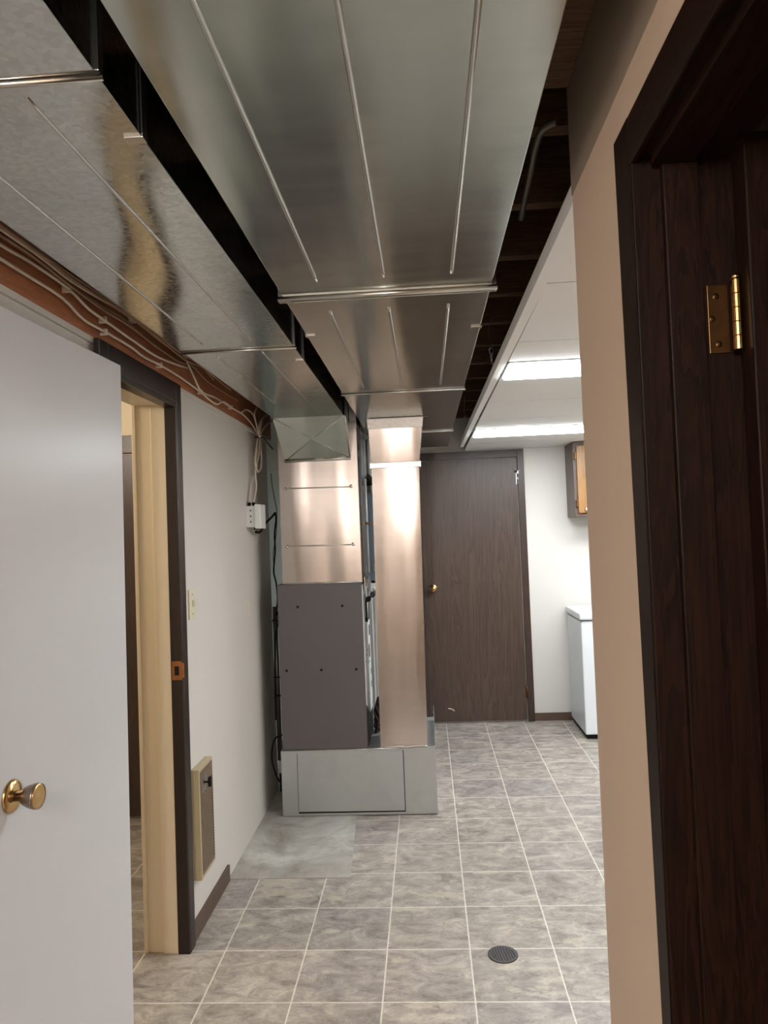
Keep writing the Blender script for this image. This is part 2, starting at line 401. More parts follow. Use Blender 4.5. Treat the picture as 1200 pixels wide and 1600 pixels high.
for z in (.25, 1.05, 1.86):
    MB().tube([(-.040, .003, z - .045), (-.040, .003, z + .045)], .006, smooth=False).build('hinge', M['brass_old'], d1)
d1.rotation_euler = (0, math.radians(.62), math.radians(-1.6))

# ---------------------------------------------------------------- inner room door
d4 = thing('door_4', 'dark brown door in the far wall of the side room', 'door', (-1.9, 4.08, 0), kind='structure')
part(MB().box(-2.35, -1.62, 4.072, 4.089, .01, 2.04, .002), 'slab', M['dwood'], d4)
part(MB().box(-1.615, -1.55, 4.066, 4.0895, 0, 2.10, .003), 'casing', M['casing'], d4)
part(MB().box(-2.42, -2.355, 4.066, 4.0895, 0, 2.10, .003), 'casing', M['casing'], d4)
part(MB().box(-2.42, -1.55, 4.064, 4.0893, 2.05, 2.15, .003), 'head_casing', M['dwood_h'], d4)
part(MB().lathe([(.03, 0), (.03, .006), (.012, .01), (.012, .03), (.026, .04), (.026, .058), (0, .062)], (-2.29, 4.072, .98), (0, -1, 0)), 'knob', M['brass'], d4)

# ---------------------------------------------------------------- far door
d2 = thing('door_2', 'dark stained oak door in the far wall with brass knob', 'door', (.36, YF, 0), kind='structure')
sl = part(MB().box(-.035, .742, YF - .022, YF - .004, .012, 2.095, .002), 'slab', M['ddoor'], d2)
part(MB().box(.748, .80, YF - .03, YF, 0, 2.162, .003), 'casing', M['dwood'], d2)
part(MB().box(-.095, -.041, YF - .03, YF, 0, 2.162, .003), 'casing', M['dwood'], d2)
part(MB().box(-.041, .748, YF - .029, YF, 2.10, 2.162, .003), 'head_casing', M['dwood_h'], d2)
kp = part(MB().lathe([(.034, 0), (.034, .003), (.028, .008), (.012, .011), (.012, .028), (.022, .034), (.028, .046), (.027, .058), (.018, .066), (0, .067)], (.038, YF - .022, 1.075), (0, -1, 0)), 'knob', M['brass'], d2)
for z in (1.925, .235):
    part(MB().tube([(.746, YF - .030, z - .045), (.746, YF - .030, z + .045)], .007, smooth=False).box(.733, .742, YF - .0235, YF - .021, z - .045, z + .045), 'hinge', M['steel'] if z > 1 else M['brass_old'], d2)
part(MB().tube([(.725, YF - .03, 1.985), (.746, YF - .045, 1.988), (.775, YF - .035, 1.99)], .006).box(.74, .752, YF - .045, YF - .03, 1.965, 1.995, .002), 'hinge_stop', M['steel'], d2)
part(MB().tube([(.118, YF - .023, .118), (.14, YF - .026, .116), (.158, YF - .030, .108), (.166, YF - .03, .10)], .004), 'door_stop', M['cable'], d2)

# ---------------------------------------------------------------- near right doorway and its door
f3 = thing('trim_right_door_frame', 'near dark espresso door frame on the right edge', 'door frame', (.3, .6, 0), kind='structure')
# far casing, leaning a little like the frame itself
part(MB().hexa([(.294, 1.0, 0), (.302, 1.0, 0), (.302, 1.018, 0), (.294, 1.018, 0), (.294, 1.002, 2.10), (.302, 1.002, 2.10), (.302, 1.071, 2.10), (.294, 1.071, 2.10)]), 'casing', M['rdoor'], f3)
part(MB().box(.294, .302, .09, 1.0015, 2.035, 2.10, .002), 'head_casing', M['rdoor_y'], f3)
part(MB().box(.294, .302, .08, .16, 0, 2.10, .002), 'casing', M['rdoor'], f3)
part(MB().box(.296, .436, .998, 1.032, 0, 2.055, .0015), 'jamb', M['rdoor'], f3)
part(MB().box(.333, .380, .986, .999, 0, 2.04, .002), 'stop', M['rdoor'], f3)
part(MB().box(.296, .436, .15, 1.03, 2.04, 2.056, .0015), 'head_jamb', M['rdoor_y'], f3)
part(MB().box(.318, .374, .16, .984, 2.026, 2.041, .002), 'head_stop', M['rdoor_y'], f3)
part(MB().box(.296, .436, .15, .17, 0, 2.04, .002), 'jamb', M['rdoor'], f3)
d3 = thing('door_3', 'near espresso brown door standing open at the right edge', 'door', (.44, .985, 0), kind='structure')
part(MB().box(.4235, 1.16, .952, .988, .012, 2.045, .0025), 'slab', M['rdoor'], d3)
for z in (1.818, .3):
    h = part(MB().box(.386, .414, .9955, .9985, z - .046, z + .046, .001), 'hinge_leaf', M['brass_old'], d3)
    hk = MB()
    for i in range(5): hk.lathe([(.0054, 0), (.006, .0004), (.006, .0172), (.0054, .0180)], (.4165, .978, z - .046 + i * .0184), (0, 0, 1), 14, False)
    hk.lathe([(.0045, 0), (.007, .002), (.006, .006), (0, .008)], (.4165, .978, z + .046), (0, 0, 1), 14)
    part(hk, 'hinge_knuckle', M['brass'], d3, label='brass hinge knuckle')
    for (hx, hz) in ((.397, .030), (.391, .0), (.398, -.034)):
        o = MB().lathe([(.0042, 0), (.0042, .0008), (.001, .0002)], (hx, .9956, z + hz), (0, -1, 0), 12).build('screw', M['brass_old']); o.parent = h

# ================================================================= ducts
def bead(mb, x, y0, y1, z, r=.0045, ax='Y'):
    mb.tube([(x, y0, z + r * .4), (x, y0 + .03, z), (x, y1 - .03, z), (x, y1, z + r * .4)], r, 8, False)
def duct_run(x0, x1, y0, y1, z0, z1, beads, mb, th=.002):
    mb.box(x0, x1, y0, y1, z0, z1, .0015)
# main (supply) duct
md = thing('supply_duct', 'wide galvanised main duct under the joists in the middle of the ceiling', 'duct', (-.075, 3, HC))
segs = [(-.60, .40), (.405, 1.868), (1.93, 3.245), (3.265, 4.63), (4.65, 5.56)]
XS = (-.345, .192)
for i, (a, b) in enumerate(segs):
    o = part(MB().box(XS[0], XS[1], a, b, HC, HC + .2, .0015), 'duct_section', M['galv'], md)
    for bx in ((-.241, -.077, .087) if i < 3 else ()):
        m2 = MB(); bead(m2, bx, a + (.07 if i != 1 else -.0) + .02, b - .1, HC - .0005)
        sub(m2, 'bead', M['galv_trim'], o).matrix_parent_inverse = Matrix.Identity(4)
# joints: S-cleats and corner clips
def joint(y, big):
    m = MB()
    if big:
        m.box(XS[0] - .012, XS[1] + .012, y - .034, y - .028, HC - .004, HC + .2, .001)
        m.tube([(XS[0] - .012, y - .03, HC - .008), (XS[1] + .014, y - .03, HC - .008)], .007, 8, False)
        m.box(XS[0] - .006, XS[1] + .006, y - .03, y + .028, HC + .003, HC + .2, .001)
        for x in (XS[0] - .012, XS[1] - .016): m.box(x, x + .03, y - .022, y - .004, HC - .012, HC + .004, .002)
    else:
        m.tube([(XS[0] - .008, y, HC - .003), (XS[1] + .008, y, HC - .003)], .005, 8, False)
        m.box(XS[0] - .005, XS[1] + .005, y - .01, y + .01, HC + .002, HC + .2, .001)
        for x in (XS[0] - .004, XS[1] - .024): m.box(x, x + .03, y + .01, y + .03, HC - .006, HC + .002, .002)
    part(m, 'seam_cleat', M['galv_trim'], md)
joint(1.90, True); joint(3.255, False); joint(4.64, False)
for (x, s) in ((XS[0], 1), (XS[1], -1)):
    part(MB().box(min(x - s * .004, x + s * .028), max(x - s * .004, x + s * .028), 2.25, 2.272, HC - .004, HC + .001, .001)
         .box(min(x - s * .004, x - s * .001), max(x - s * .004, x - s * .001), 2.25, 2.272, HC, 2.39, .0005), 'hanger_strap', M['galv_trim'], md)
# boot and drop from the main duct
mb = MB(); zt = HC + .001
mb.hexa([(-.287, 4.055, 1.925), (-.022, 4.055, 1.925), (-.022, 4.32, 1.925), (-.287, 4.32, 1.925),
         (-.296, 4.03, zt), (.006, 4.03, zt), (.006, 4.36, zt), (-.296, 4.36, zt)])
bo = thing('return_drop_duct', 'tall narrow galvanised duct dropping from main duct to metal base', 'duct', (-.16, 4.2, .366))
part(mb, 'tapered_boot', M['galv_up'], bo)
m = MB(); m.hexa([(-.2965, 4.030, 2.115), (.0035, 4.030, 2.115), (.0035, 4.04, 2.115), (-.2965, 4.04, 2.115), (-.300, 4.022, zt - .002), (.009, 4.022, zt - .002), (.009, 4.035, zt - .002), (-.300, 4.035, zt - .002)])
part(m, 'foil_tape', M['foil'], bo, label='shiny crinkled foil tape along the top seam')
m = MB()
for i in range(9):
    x = -.29 + i * .0365; m.poly([(x, 4.022, zt - .002), (x + .034, 4.022, zt - .002), (x + .030, 3.995 - .006 * (i % 2), zt - .0055), (x + .004, 3.998, zt - .005)], (0, 0, .0015))
part(m, 'flange_tab', M['foil'], bo, kind='stuff')
part(MB().box(-.292, -.017, 4.045, 4.33, 1.898, 1.930, .003).box(-.296, -.288, 4.04, 4.06, 1.897, 1.931, .002).box(-.021, -.013, 4.04, 4.06, 1.897, 1.931, .002), 'drive_cleat', M['galv_trim'], bo)
part(MB().hexa([(-.296, 4.05, .366), (-.040, 4.05, .366), (-.040, 4.32, .366), (-.296, 4.32, .366), (-.285, 4.05, 1.90), (-.024, 4.05, 1.90), (-.024, 4.32, 1.90), (-.285, 4.32, 1.90)]), 'riser', M['galv_up'], bo)
part(MB().tube([(-.297, 4.048, .372), (-.20, 4.046, .376), (-.16, 4.046, .370), (-.10, 4.046, .376), (-.04, 4.048, .371)], .004), 'bottom_flange', M['galv_trim'], bo)
# left (second) duct
ld = thing('return_duct', 'galvanised duct at upper left running to the furnace plenum', 'duct', (-.6, 2, HC))
LX = (-.78, -.408)
for (a, b) in ((-.60, .93), (.94, 2.375), (2.395, 3.84)):
    o = part(MB().box(LX[0], LX[1], a, b, HC, HC + .2, .0015), 'duct_section', M['galv_sp'], ld)
    if a > 0:
        for bx, e in ((-.686, .06), (-.524, .03)):
            m2 = MB(); bead(m2, bx, a + e, b - .08, HC - .0005, .003)
            sub(m2, 'bead', M['galv_trim'], o).matrix_parent_inverse = Matrix.Identity(4)
for y in (.935, 2.385):
    part(MB().tube([(LX[0] - .005, y, HC - .003), (LX[1] + .008, y, HC - .003)], .0045, 8, False).box(LX[0] - .004, LX[1] + .005, y - .008, y + .008, HC + .002, HC + .2, .001), 'seam_cleat', M['galv_trim'], ld)
for y in (1.08, 2.56):
    part(MB().box(LX[1] - .026, LX[1] + .004, y, y + .02, HC - .004, HC + .001, .001).box(LX[1] + .001, LX[1] + .004, y, y + .02, HC, 2.39, .0005), 'hanger_strap', M['galv_trim'], ld)
# the sloping elbow with its cross break, from duct end to plenum
bm = MB(); a, b, c, d = (-.785, 3.84, HC), (-.402, 3.84, HC), (-.403, 4.045, 1.962), (-.765, 4.045, 1.962)
V = [bm.bm.verts.new(p) for p in (a, b, c, d, (-.590, 3.9385, 2.0635))]
for i in range(4): bm.bm.faces.new((V[i], V[(i + 1) % 4], V[4]))
W = [bm.bm.verts.new(p) for p in ((-.785, 3.84, HC + .2), (-.402, 3.84, HC + .2), (-.403, 4.052, HC + .2), (-.765, 4.052, HC + .2), (-.403, 4.052, 1.962), (-.765, 4.052, 1.962))]
for q in ((V[0], V[3], W[5], W[3], W[0]), (V[1], W[1], W[2], W[4], V[2]), (W[0], W[3], W[2], W[1]), (V[3], V[2], W[4], W[5]), (W[3], W[5], W[4], W[2])): bm.bm.faces.new(q)
part(bm, 'elbow', M['galv'], ld)
part(MB().tube([(-.783, 3.841, HC - .001), (-.590, 3.937, 2.062), (-.404, 4.044, 1.963)], .0022, 6, False).tube([(-.404, 3.841, HC - .001), (-.590, 3.937, 2.062), (-.764, 4.044, 1.963)], .0022, 6, False), 'cross_crease', M['galv'], ld)
part(MB().tube([(-.77, 4.04, 1.96), (-.40, 4.04, 1.961)], .006, 8, False).tube([(-.403, 4.04, 1.96), (-.400, 3.85, HC)], .003, 8, False), 'elbow_flange', M['galv_trim'], ld)

# ================================================================= furnace
fu = thing('furnace', 'taupe steel furnace cabinet with tall galvanised plenum standing on metal base', 'furnace', (-.6, 4.4, .366))
part(MB().box(-.838, -.367, 4.05, 4.72, .366, 1.276, .004), 'cabinet', M['taupe'], fu)
part(MB().poly([(-.3665, 4.056, .60), (-.3665, 4.25, .51), (-.3665, 4.46, .50), (-.3665, 4.46, 1.26), (-.3665, 4.056, 1.26)], (.003, 0, 0)), 'side_panel', M['pvc'], fu, label='white side panel with black marks')
part(MB().poly([(-.3665, 4.056, .37), (-.3665, 4.46, .37), (-.3665, 4.46, .50), (-.3665, 4.25, .51), (-.3665, 4.056, .60)], (.0025, 0, 0)), 'lower_side_panel', M['cloth'], fu)
for (y_, z_, a_, b_) in ((4.41, .965, .03, .030), (4.36, .85, .035, .038), (4.43, .716, .012, .017), (4.42, .642, .012, .018)): part(MB().box(-.364, -.3625, y_ - a_, y_ + a_, z_ - b_, z_ + b_), 'label_mark', M['black'], fu)
for (y_, z_) in ((4.098, .832), (4.15, .86), (4.2, .88), (4.24, .626), (4.30, .79), (4.35, .79)): part(MB().box(-.364, -.3625, y_ - .012, y_ + .012, z_ - .004, z_ + .004), 'vent_hole', M['hole'], fu)
m = MB()
cab = [o for o in fu.children if o.name.startswith('cabinet')][0]
for (x, z) in ((-.725, 1.151), (-.478, 1.149), (-.80, .802), (-.607, .801), (-.414, .799)):
    o = MB().lathe([(.0075, 0), (.0075, .0006), (0, .0008)], (x, 4.0502, z), (0, -1, 0), 14).build('screw_hole', M['hole']); o.parent = cab
pl = part(MB().box(-.806, -.362, 4.055, 4.66, 1.277, 2.165, .002).box(-.400, -.362, 4.055, 4.66, 2.160, 2.29), 'plenum', M['galv_up'], fu)
for z in (1.809, 1.488):
    m = MB().tube([(-.770, 4.0555, z), (-.755, 4.051, z), (-.42, 4.051, z - .004), (-.405, 4.0555, z - .004)], .0035, 8, False)
    for x in (-.772, -.405): m.lathe([(.011, 0), (.008, .003), (0, .005)], (x, 4.056, z - .002), (0, -1, 0), 12)
    sub(m, 'bead', M['galv_trim'], pl).matrix_parent_inverse = Matrix.Identity(4)
part(MB().tube([(-.81, 4.052, 1.280), (-.36, 4.052, 1.278)], .004, 8, False), 'plenum_flange', M['galv_trim'], fu)
# metal base under furnace and drop
ba = thing('furnace_base_duct', 'low wide galvanised base box on the floor under the furnace', 'duct', (-.42, 4.4, 0))
part(MB().box(-.850, .003, 4.05, 4.70, .004, .364, .003), 'base_box', M['galv_dull'], ba)
part(MB().hexa([(-.758, 4.044, .030), (-.176, 4.038, .030), (-.176, 4.051, .030), (-.758, 4.051, .030), (-.758, 4.049, .340), (-.176, 4.040, .352), (-.176, 4.051, .352), (-.758, 4.051, .340)]), 'access_panel', M['galv_dull'], ba)
part(MB().box(-.176, -.172, 4.047, 4.051, .022, .352).box(-.758, -.172, 4.046, 4.051, .020, .030).box(-.7605, -.758, 4.048, 4.051, .022, .345), 'panel_shadow_line', M['hole'], ba)  # black strips painted in for the shadow along the panel's edges
part(MB().tube([(-.85, 4.049, .362), (.003, 4.049, .364)], .003, 8, False), 'top_flange', M['galv_trim'], ba)
m = MB().box(.001, .004, 4.08, 4.62, .364, .455, .001)
ang = part(m, 'slotted_angle', M['blueplate'], ba, label='bluish zinc strip with rivets')
m = MB()
for i in range(10): m.lathe([(.005, 0), (.003, .003), (0, .004)], (.0005, 4.12 + i * .05, .41 + .015 * (i % 2)), (-1, 0, 0), 8)
part(m, 'rivet_row', M['steel'], ba, kind='stuff')

# things seen in the slot between furnace and drop
bd = thing('flue_duct', 'blue-grey sheet metal box behind the gap beside the plenum', 'duct', (-.4, 4.9, 1.2))
part(MB().box(-.56, -.25, 4.88, 4.97, 1.22, 2.16, .003), 'duct_body', M['bluegrey'], bd)
part(MB().box(-.36, -.335, 4.872, 4.881, 1.29, 1.335, .001), 'latch', M['steel'], bd)
part(MB().box(-.385, -.37, 4.872, 4.881, 1.84, 1.865, .001), 'latch', M['steel'], bd)
wh = thing('white_cabinet', 'white appliance body visible in the gap behind the drop duct', 'appliance', (-.2, 4.8, 0))
part(MB().box(-.362, -.13, 4.76, 4.86, .002, 1.19, .012), 'body', M['pvc'], wh)
o = MB().tube([(-.349, 4.35, 1.31), (-.349, 4.35, 1.60), (-.350, 4.35, 1.865)], .0075, 10, False).build('drain_pipe', M['pvc']); o['label'] = 'thin vertical white plastic pipe in the gap beside the plenum'; o['category'] = 'pipe'
vp = thing('vent_pipe', 'silver vent collar with black elbow high in the gap by the plenum', 'pipe', (-.345, 4.75, 1.8))
part(MB().lathe([(.030, 0), (.030, .035), (.033, .036), (.033, .05), (.030, .051)], (-.345, 4.79, 1.80), (0, 0, 1)), 'collar', M['steel'], vp)
part(MB().tube([(-.345, 4.79, 1.848), (-.350, 4.79, 1.875), (-.375, 4.79, 1.905), (-.41, 4.80, 1.915)], .027, 12), 'elbow', M['black'], vp)
part(MB().tube([(-.352, 4.85, 1.915), (-.352, 4.85, 2.16)], .022, 12, False), 'riser_pipe', M['pvc'], vp)
o = MB().tube([(-.345, 4.12, 1.600), (-.332, 4.30, 1.600), (-.33, 4.58, 1.594), (-.326, 4.62, 1.575), (-.322, 4.62, 1.54), (-.320, 4.62, 1.25)], .006, 8).build('gas_tube', M['copper']); o['label'] = 'bent copper tube crossing the gap beside the plenum'; o['category'] = 'pipe'
vv = thing('gas_valve', 'dark valve assembly with silver hose at middle of the gap', 'valve', (-.37, 4.65, 1.12))
part(MB().tube([(-.341, 4.09, 1.172), (-.341, 4.72, 1.165)], .007, 10, False).lathe([(.012, 0), (.015, .008), (.015, .045), (.012, .05)], (-.341, 4.12, 1.172), (0, 1, 0)).lathe([(.012, 0), (.016, .01), (.016, .10), (.012, .11)], (-.341, 4.45, 1.167), (0, 1, 0)), 'manifold', M['black'], vv)
part(MB().tube([(-.354, 4.15, 1.165), (-.354, 4.15, 1.09), (-.354, 4.15, 1.06)], .005, 8).lathe([(.008, 0), (.008, .022), (0, .024)], (-.354, 4.15, 1.045), (0, 0, 1), 10), 'probe', M['black'], vv)
part(MB().tube([(-.355, 4.30, 1.272), (-.352, 4.32, 1.24), (-.355, 4.36, 1.20), (-.352, 4.34, 1.13), (-.354, 4.32, 1.07), (-.354, 4.33, 1.04)], .008, 10), 'hose', M['steel'], vv)
part(MB().box(-.3585, -.352, 4.12, 4.36, 1.225, 1.30, .002).box(-.352, -.348, 4.2, 4.28, 1.24, 1.28, .001), 'bracket', M['galv_trim'], vv)
part(MB().box(-.36, -.31, 4.66, 4.68, 1.225, 1.24, .002), 'rail', M['rdoor'], vv)
# crumpled dark bag on the base, filling the foot of the gap
def crumple(x0, x1, y, z0, prof, seed):
    rnd = random.Random(seed); m = MB(); nx, nz = 10, 12; G = [[], []]
    for s in (0, 1):
        for i in range(nx + 1):
            row = []
            for k in range(nz + 1):
                u, v = i / nx, k / nz; x = x0 + (x1 - x0) * u; h = prof(u)
                yy = y + s * (.05 + .03 * math.sin(3.1 * u)) * (1 - v * .9) + (.012 * math.sin(u * 9 + v * 7 + seed) + rnd.uniform(-.004, .004)) * (1 - s)
                row.append(m.bm.verts.new((x + .004 * math.sin(v * 11 + seed), yy, z0 + h * v)))
            G[s].append(row)
    for s in (0, 1):
        for i in range(nx):
            for k in range(nz):
                m.bm.faces.new((G[s][i][k], G[s][i + 1][k], G[s][i + 1][k + 1], G[s][i][k + 1])).smooth = True
    for k in range(nz):
        for i in (0, nx): m.bm.faces.new((G[0][i][k], G[0][i][k + 1], G[1][i][k + 1], G[1][i][k]))
    for i in range(nx):
        for k in (0, nz): m.bm.faces.new((G[0][i][k], G[0][i + 1][k], G[1][i + 1][k], G[1][i][k]))
    return m
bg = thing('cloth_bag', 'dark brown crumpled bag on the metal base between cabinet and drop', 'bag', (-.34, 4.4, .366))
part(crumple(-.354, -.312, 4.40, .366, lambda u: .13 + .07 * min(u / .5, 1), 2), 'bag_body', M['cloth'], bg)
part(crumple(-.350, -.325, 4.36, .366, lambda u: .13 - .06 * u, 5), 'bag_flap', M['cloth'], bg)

# ================================================================= left wall fittings
rg = thing('wall_register', 'beige wall heater register with brown grille beside left doorway', 'register', (XL, 3.0, .2))
part(MB().box(XL, -.928, 2.862, 3.045, .215, .645, .003), 'housing', M['beige'], rg)
m = MB().box(-.930, -.9255, 2.874, 3.034, .232, .632, .001); gr = part(m, 'grille', M['grille'], rg)
m = MB()
for j in range(9):
    for i in range(28): m.box(-.9262, -.9250, 2.885 + j * .0165, 2.889 + j * .0165 + (.005 if j == 8 else 0), .25 + i * .0118, .2535 + i * .0118 + (.003 if j == 8 else 0))
sub(m, 'perforation', M['hole'], gr, kind='stuff').matrix_parent_inverse = Matrix.Identity(4)
part(MB().box(-.927, -.924, 2.895, 2.94, .545, .612, .001), 'lever_plate', M['steel'], rg)
part(MB().tube([(-.924, 2.925, .578), (-.905, 2.925, .578)], .004, 8, False).box(-.910, -.898, 2.918, 2.935, .560, .598, .003), 'lever', M['black'], rg)
def switch(y, z, label, w, h, outlet=False):
    s = thing('light_switch' if not outlet else 'wall_plate', label, 'switch' if not outlet else 'plate', (XL, y, z))
    part(MB().box(XL - .001, XL + .006, y - w / 2, y + w / 2, z - h / 2, z + h / 2, .002), 'plate', M['plate'], s)
    part(MB().box(XL + .005, XL + .016, y - .005, y + .005, z - .006, z + .016, .002) if not outlet else MB().box(XL + .005, XL + .008, y - .012, y + .012, z - .03, z + .03, .002), 'toggle', M['plate'], s)
    for dz in (-.03, .03): part(MB().lathe([(.003, 0), (.002, .001), (0, .0012)], (XL + .006, y, z + dz * h / .09), (1, 0, 0), 8), 'screw', M['brass_old'], s)
switch(2.935, 1.288, 'ivory light switch on the left wall beside the dark door frame', .075, .118)
switch(3.88, 1.176, 'small ivory wall plate halfway along the left wall', .05, .09, True)
jb = thing('junction_box', 'grey-white junction box on the left wall with cables into its top', 'junction box', (XL, 3.97, 1.655))
part(MB().box(XL - .001, -.910, 3.90, 4.01, 1.60, 1.715, .003), 'box', M['white_metal'], jb)
part(MB().box(-.912, -.880, 3.893, 4.02, 1.592, 1.722, .004), 'cover', M['pvc'], jb)
for x in (-.948, -.925): part(MB().lathe([(.008, 0), (.008, .014), (.010, .015), (.010, .02), (.006, .021)], (x, 3.935, 1.714), (0, 0, 1), 10), 'connector', M['black'], jb)
part(MB().lathe([(.009, 0), (.009, .012), (0, .013)], (-.93, 3.98, 1.60), (0, 0, -1), 10), 'connector', M['black'], jb)
for i, z in enumerate((1.63, 1.66, 1.69)): part(MB().lathe([(.005, 0), (.005, .001), (0, .0012)], (-.935, 3.9, z), (0, -1, 0), 8), 'knockout', M['gasket'], jb)

C1 = [(-0.935, 1.2, 2.205), (-0.935, 1.598, 2.203), (-0.935, 1.729, 2.204), (-0.935, 1.884, 2.203), (-0.935, 2.005, 2.18), (-0.935, 2.146, 2.183), (-0.935, 2.325, 2.185), (-0.935, 2.447, 2.178), (-0.935, 2.607, 2.185), (-0.935, 2.844, 2.185), (-0.935, 3.093, 2.179), (-0.935, 3.311, 2.192), (-0.935, 3.582, 2.193), (-0.935, 3.848, 2.192), (-0.935, 4.062, 2.157), (-0.935, 4.162, 2.116)]
C2 = [(-0.925, 1.2, 2.228), (-0.925, 1.582, 2.229), (-0.925, 1.702, 2.235), (-0.925, 1.892, 2.233), (-0.925, 2.016, 2.213), (-0.925, 2.125, 2.21), (-0.925, 2.341, 2.204), (-0.925, 2.557, 2.203), (-0.925, 2.877, 2.235)]
C3 = [(-0.93, 1.2, 2.25), (-0.93, 1.591, 2.252), (-0.93, 1.745, 2.254), (-0.93, 1.889, 2.249), (-0.93, 2.106, 2.251), (-0.93, 2.28, 2.258), (-0.93, 2.528, 2.243), (-0.93, 2.778, 2.241), (-0.93, 2.956, 2.262), (-0.93, 3.187, 2.239), (-0.93, 3.687, 2.247)]
C4 = [(-0.915, 1.2, 2.26), (-0.915, 1.567, 2.257), (-0.915, 1.718, 2.258), (-0.915, 1.899, 2.251), (-0.915, 2.122, 2.262), (-0.915, 2.321, 2.269), (-0.915, 2.633, 2.269), (-0.915, 2.793, 2.272), (-0.915, 2.905, 2.221), (-0.915, 3.026, 2.166), (-0.915, 3.237, 2.151), (-0.915, 3.358, 2.183), (-0.915, 3.506, 2.179)]
C5 = [(-0.9, 1.2, 2.256), (-0.9, 1.541, 2.256), (-0.9, 1.69, 2.255), (-0.9, 1.869, 2.256), (-0.9, 2.088, 2.262), (-0.9, 2.364, 2.264), (-0.9, 2.693, 2.265), (-0.9, 3.055, 2.262), (-0.9, 3.438, 2.253)]
def cable(name, pts, r, mat, label, cat='cable', group=None):
    o = MB().tube(pts, r, 7).build(name, mat); o['label'] = label; o['category'] = cat
    if group: o['group'] = group
    return o
cs = [cable('cable', C1, .0045, M['cable'], 'lowest white cable sagging along the brown board to the hanging bundle', group='cables on the brown board'),
      cable('cable', C2, .0045, M['cable'], 'second white cable from below on the brown board, ending above the doorway', group='cables on the brown board'),
      cable('cable', C3, .004, M['cable_old'], 'tan cable high on the brown board, running furthest toward the furnace', group='cables on the brown board'),
      cable('cable', C4, .004, M['cable'], 'white cable dropping steeply across the brown board past the doorway', group='cables on the brown board'),
      cable('cable', C5, .004, M['cable_old'], 'topmost tan cable tucked beside the left duct', group='cables on the brown board')]
for i, (dx, dz) in enumerate(((.022, .012), (.030, .004), (.040, .015), (.012, -.012))):
    cable('cable', [(p[0] + dx, p[1], p[2] + dz + .006 * math.sin(p[1] * 5 + i * 2)) for p in C3[:-1 - i]], .0038, M['cable_old'], 'old tan cable packed in the row between brown board and left duct', group='packed cables beside the left duct')
def staple(p):
    o = MB().box(p[0] - .018, p[0] + .006, p[1] - .004, p[1] + .004, p[2] - .010, p[2] + .010, .002).build('cable_staple', M['cable'])
    o['label'] = 'small white staple holding a cable to the brown board'; o['category'] = 'staple'; o['group'] = 'cable staples'
for p in ((-.935, 2.146, 2.183), (-.935, 2.607, 2.185), (-.935, 3.093, 2.179), (-.935, 3.582, 2.193), (-.925, 1.90, 2.233), (-.925, 2.12, 2.212), (-.915, 2.32, 2.268)): staple(p)
bn = thing('cable_bundle', 'white cable loops tied together hanging above the junction box', 'cable', (-.92, 4.05, 2.1))
for L in ([(-0.93, 3.761, 2.195), (-0.93, 3.868, 2.229), (-0.93, 4.013, 2.226), (-0.93, 4.102, 2.176), (-0.93, 4.133, 2.116)],
          [(-0.92, 4.074, 2.271), (-0.92, 4.009, 2.225), (-0.92, 4.058, 2.169), (-0.92, 4.109, 2.113)],
          [(-0.91, 4.209, 2.246), (-0.91, 4.097, 2.193), (-0.91, 4.05, 2.141), (-0.91, 4.064, 2.107)],
          [(-0.9, 4.297, 2.269), (-0.9, 4.14, 2.226), (-0.9, 4.07, 2.17), (-0.9, 4.027, 2.102)],
          [(-0.89, 4.432, 2.26), (-0.89, 4.217, 2.2), (-0.89, 4.061, 2.141), (-0.89, 3.994, 2.097)]):
    part(MB().tube(L, .005, 7), 'loop_strand', M['cable'], bn)
part(MB().tube([(-0.92, 4.088, 2.11), (-0.92, 4.027, 2.04), (-0.92, 3.988, 1.966), (-0.92, 4.019, 1.915), (-0.92, 4.099, 1.921), (-0.92, 4.148, 1.98), (-0.92, 4.14, 2.053), (-0.92, 4.129, 2.115)], .006, 7), 'hanging_loop', M['cable'], bn)
part(MB().tube([(-0.93, 4.153, 2.119), (-0.93, 4.102, 2.049), (-0.93, 4.043, 1.917), (-0.945, 3.972, 1.824), (-0.947, 3.935, 1.733)], .005, 7), 'drop_strand', M['cable'], bn)
part(MB().tube([(-0.92, 4.129, 2.115), (-0.92, 4.085, 2.011), (-0.92, 3.98, 1.912), (-0.92, 3.993, 1.825), (-0.925, 3.935, 1.733)], .005, 7), 'drop_strand', M['cable'], bn)
part(MB().tube([(-.94, 4.08, 2.108), (-.90, 4.06, 2.103), (-.885, 4.08, 2.10), (-.885, 4.15, 2.085), (-.88, 4.28, 2.06)], .0035, 6), 'zip_tie', M['black'], bn)
# items beyond the furnace on the left
cable('power_cord', [(-.93, 3.985, 1.575), (-0.92, 4.05, 1.575), (-0.92, 4.195, 1.624), (-0.92, 4.379, 1.664), (-0.92, 4.477, 1.69)], .007, M['black'], 'thick black cord from the junction box toward the green board', 'cord')
cable('wire', [(-0.894, 4.35, 1.686), (-0.891, 4.35, 1.643), (-0.903, 4.35, 1.558), (-0.902, 4.35, 1.462), (-0.916, 4.35, 1.339), (-0.904, 4.35, 1.272), (-0.898, 4.35, 1.176), (-0.911, 4.35, 1.082)], .005, M['black'], 'dark wire hanging left of the plenum below the cord', 'wire')
cable('wire', [(-0.92, 4.4, 1.926), (-0.917, 4.4, 1.858), (-0.902, 4.4, 1.751), (-0.894, 4.4, 1.692), (-0.904, 4.4, 1.557), (-0.925, 4.4, 1.442), (-0.922, 4.4, 1.336)], .003, M['gasket'], 'thin grey wire starting high beside the green board', 'wire')
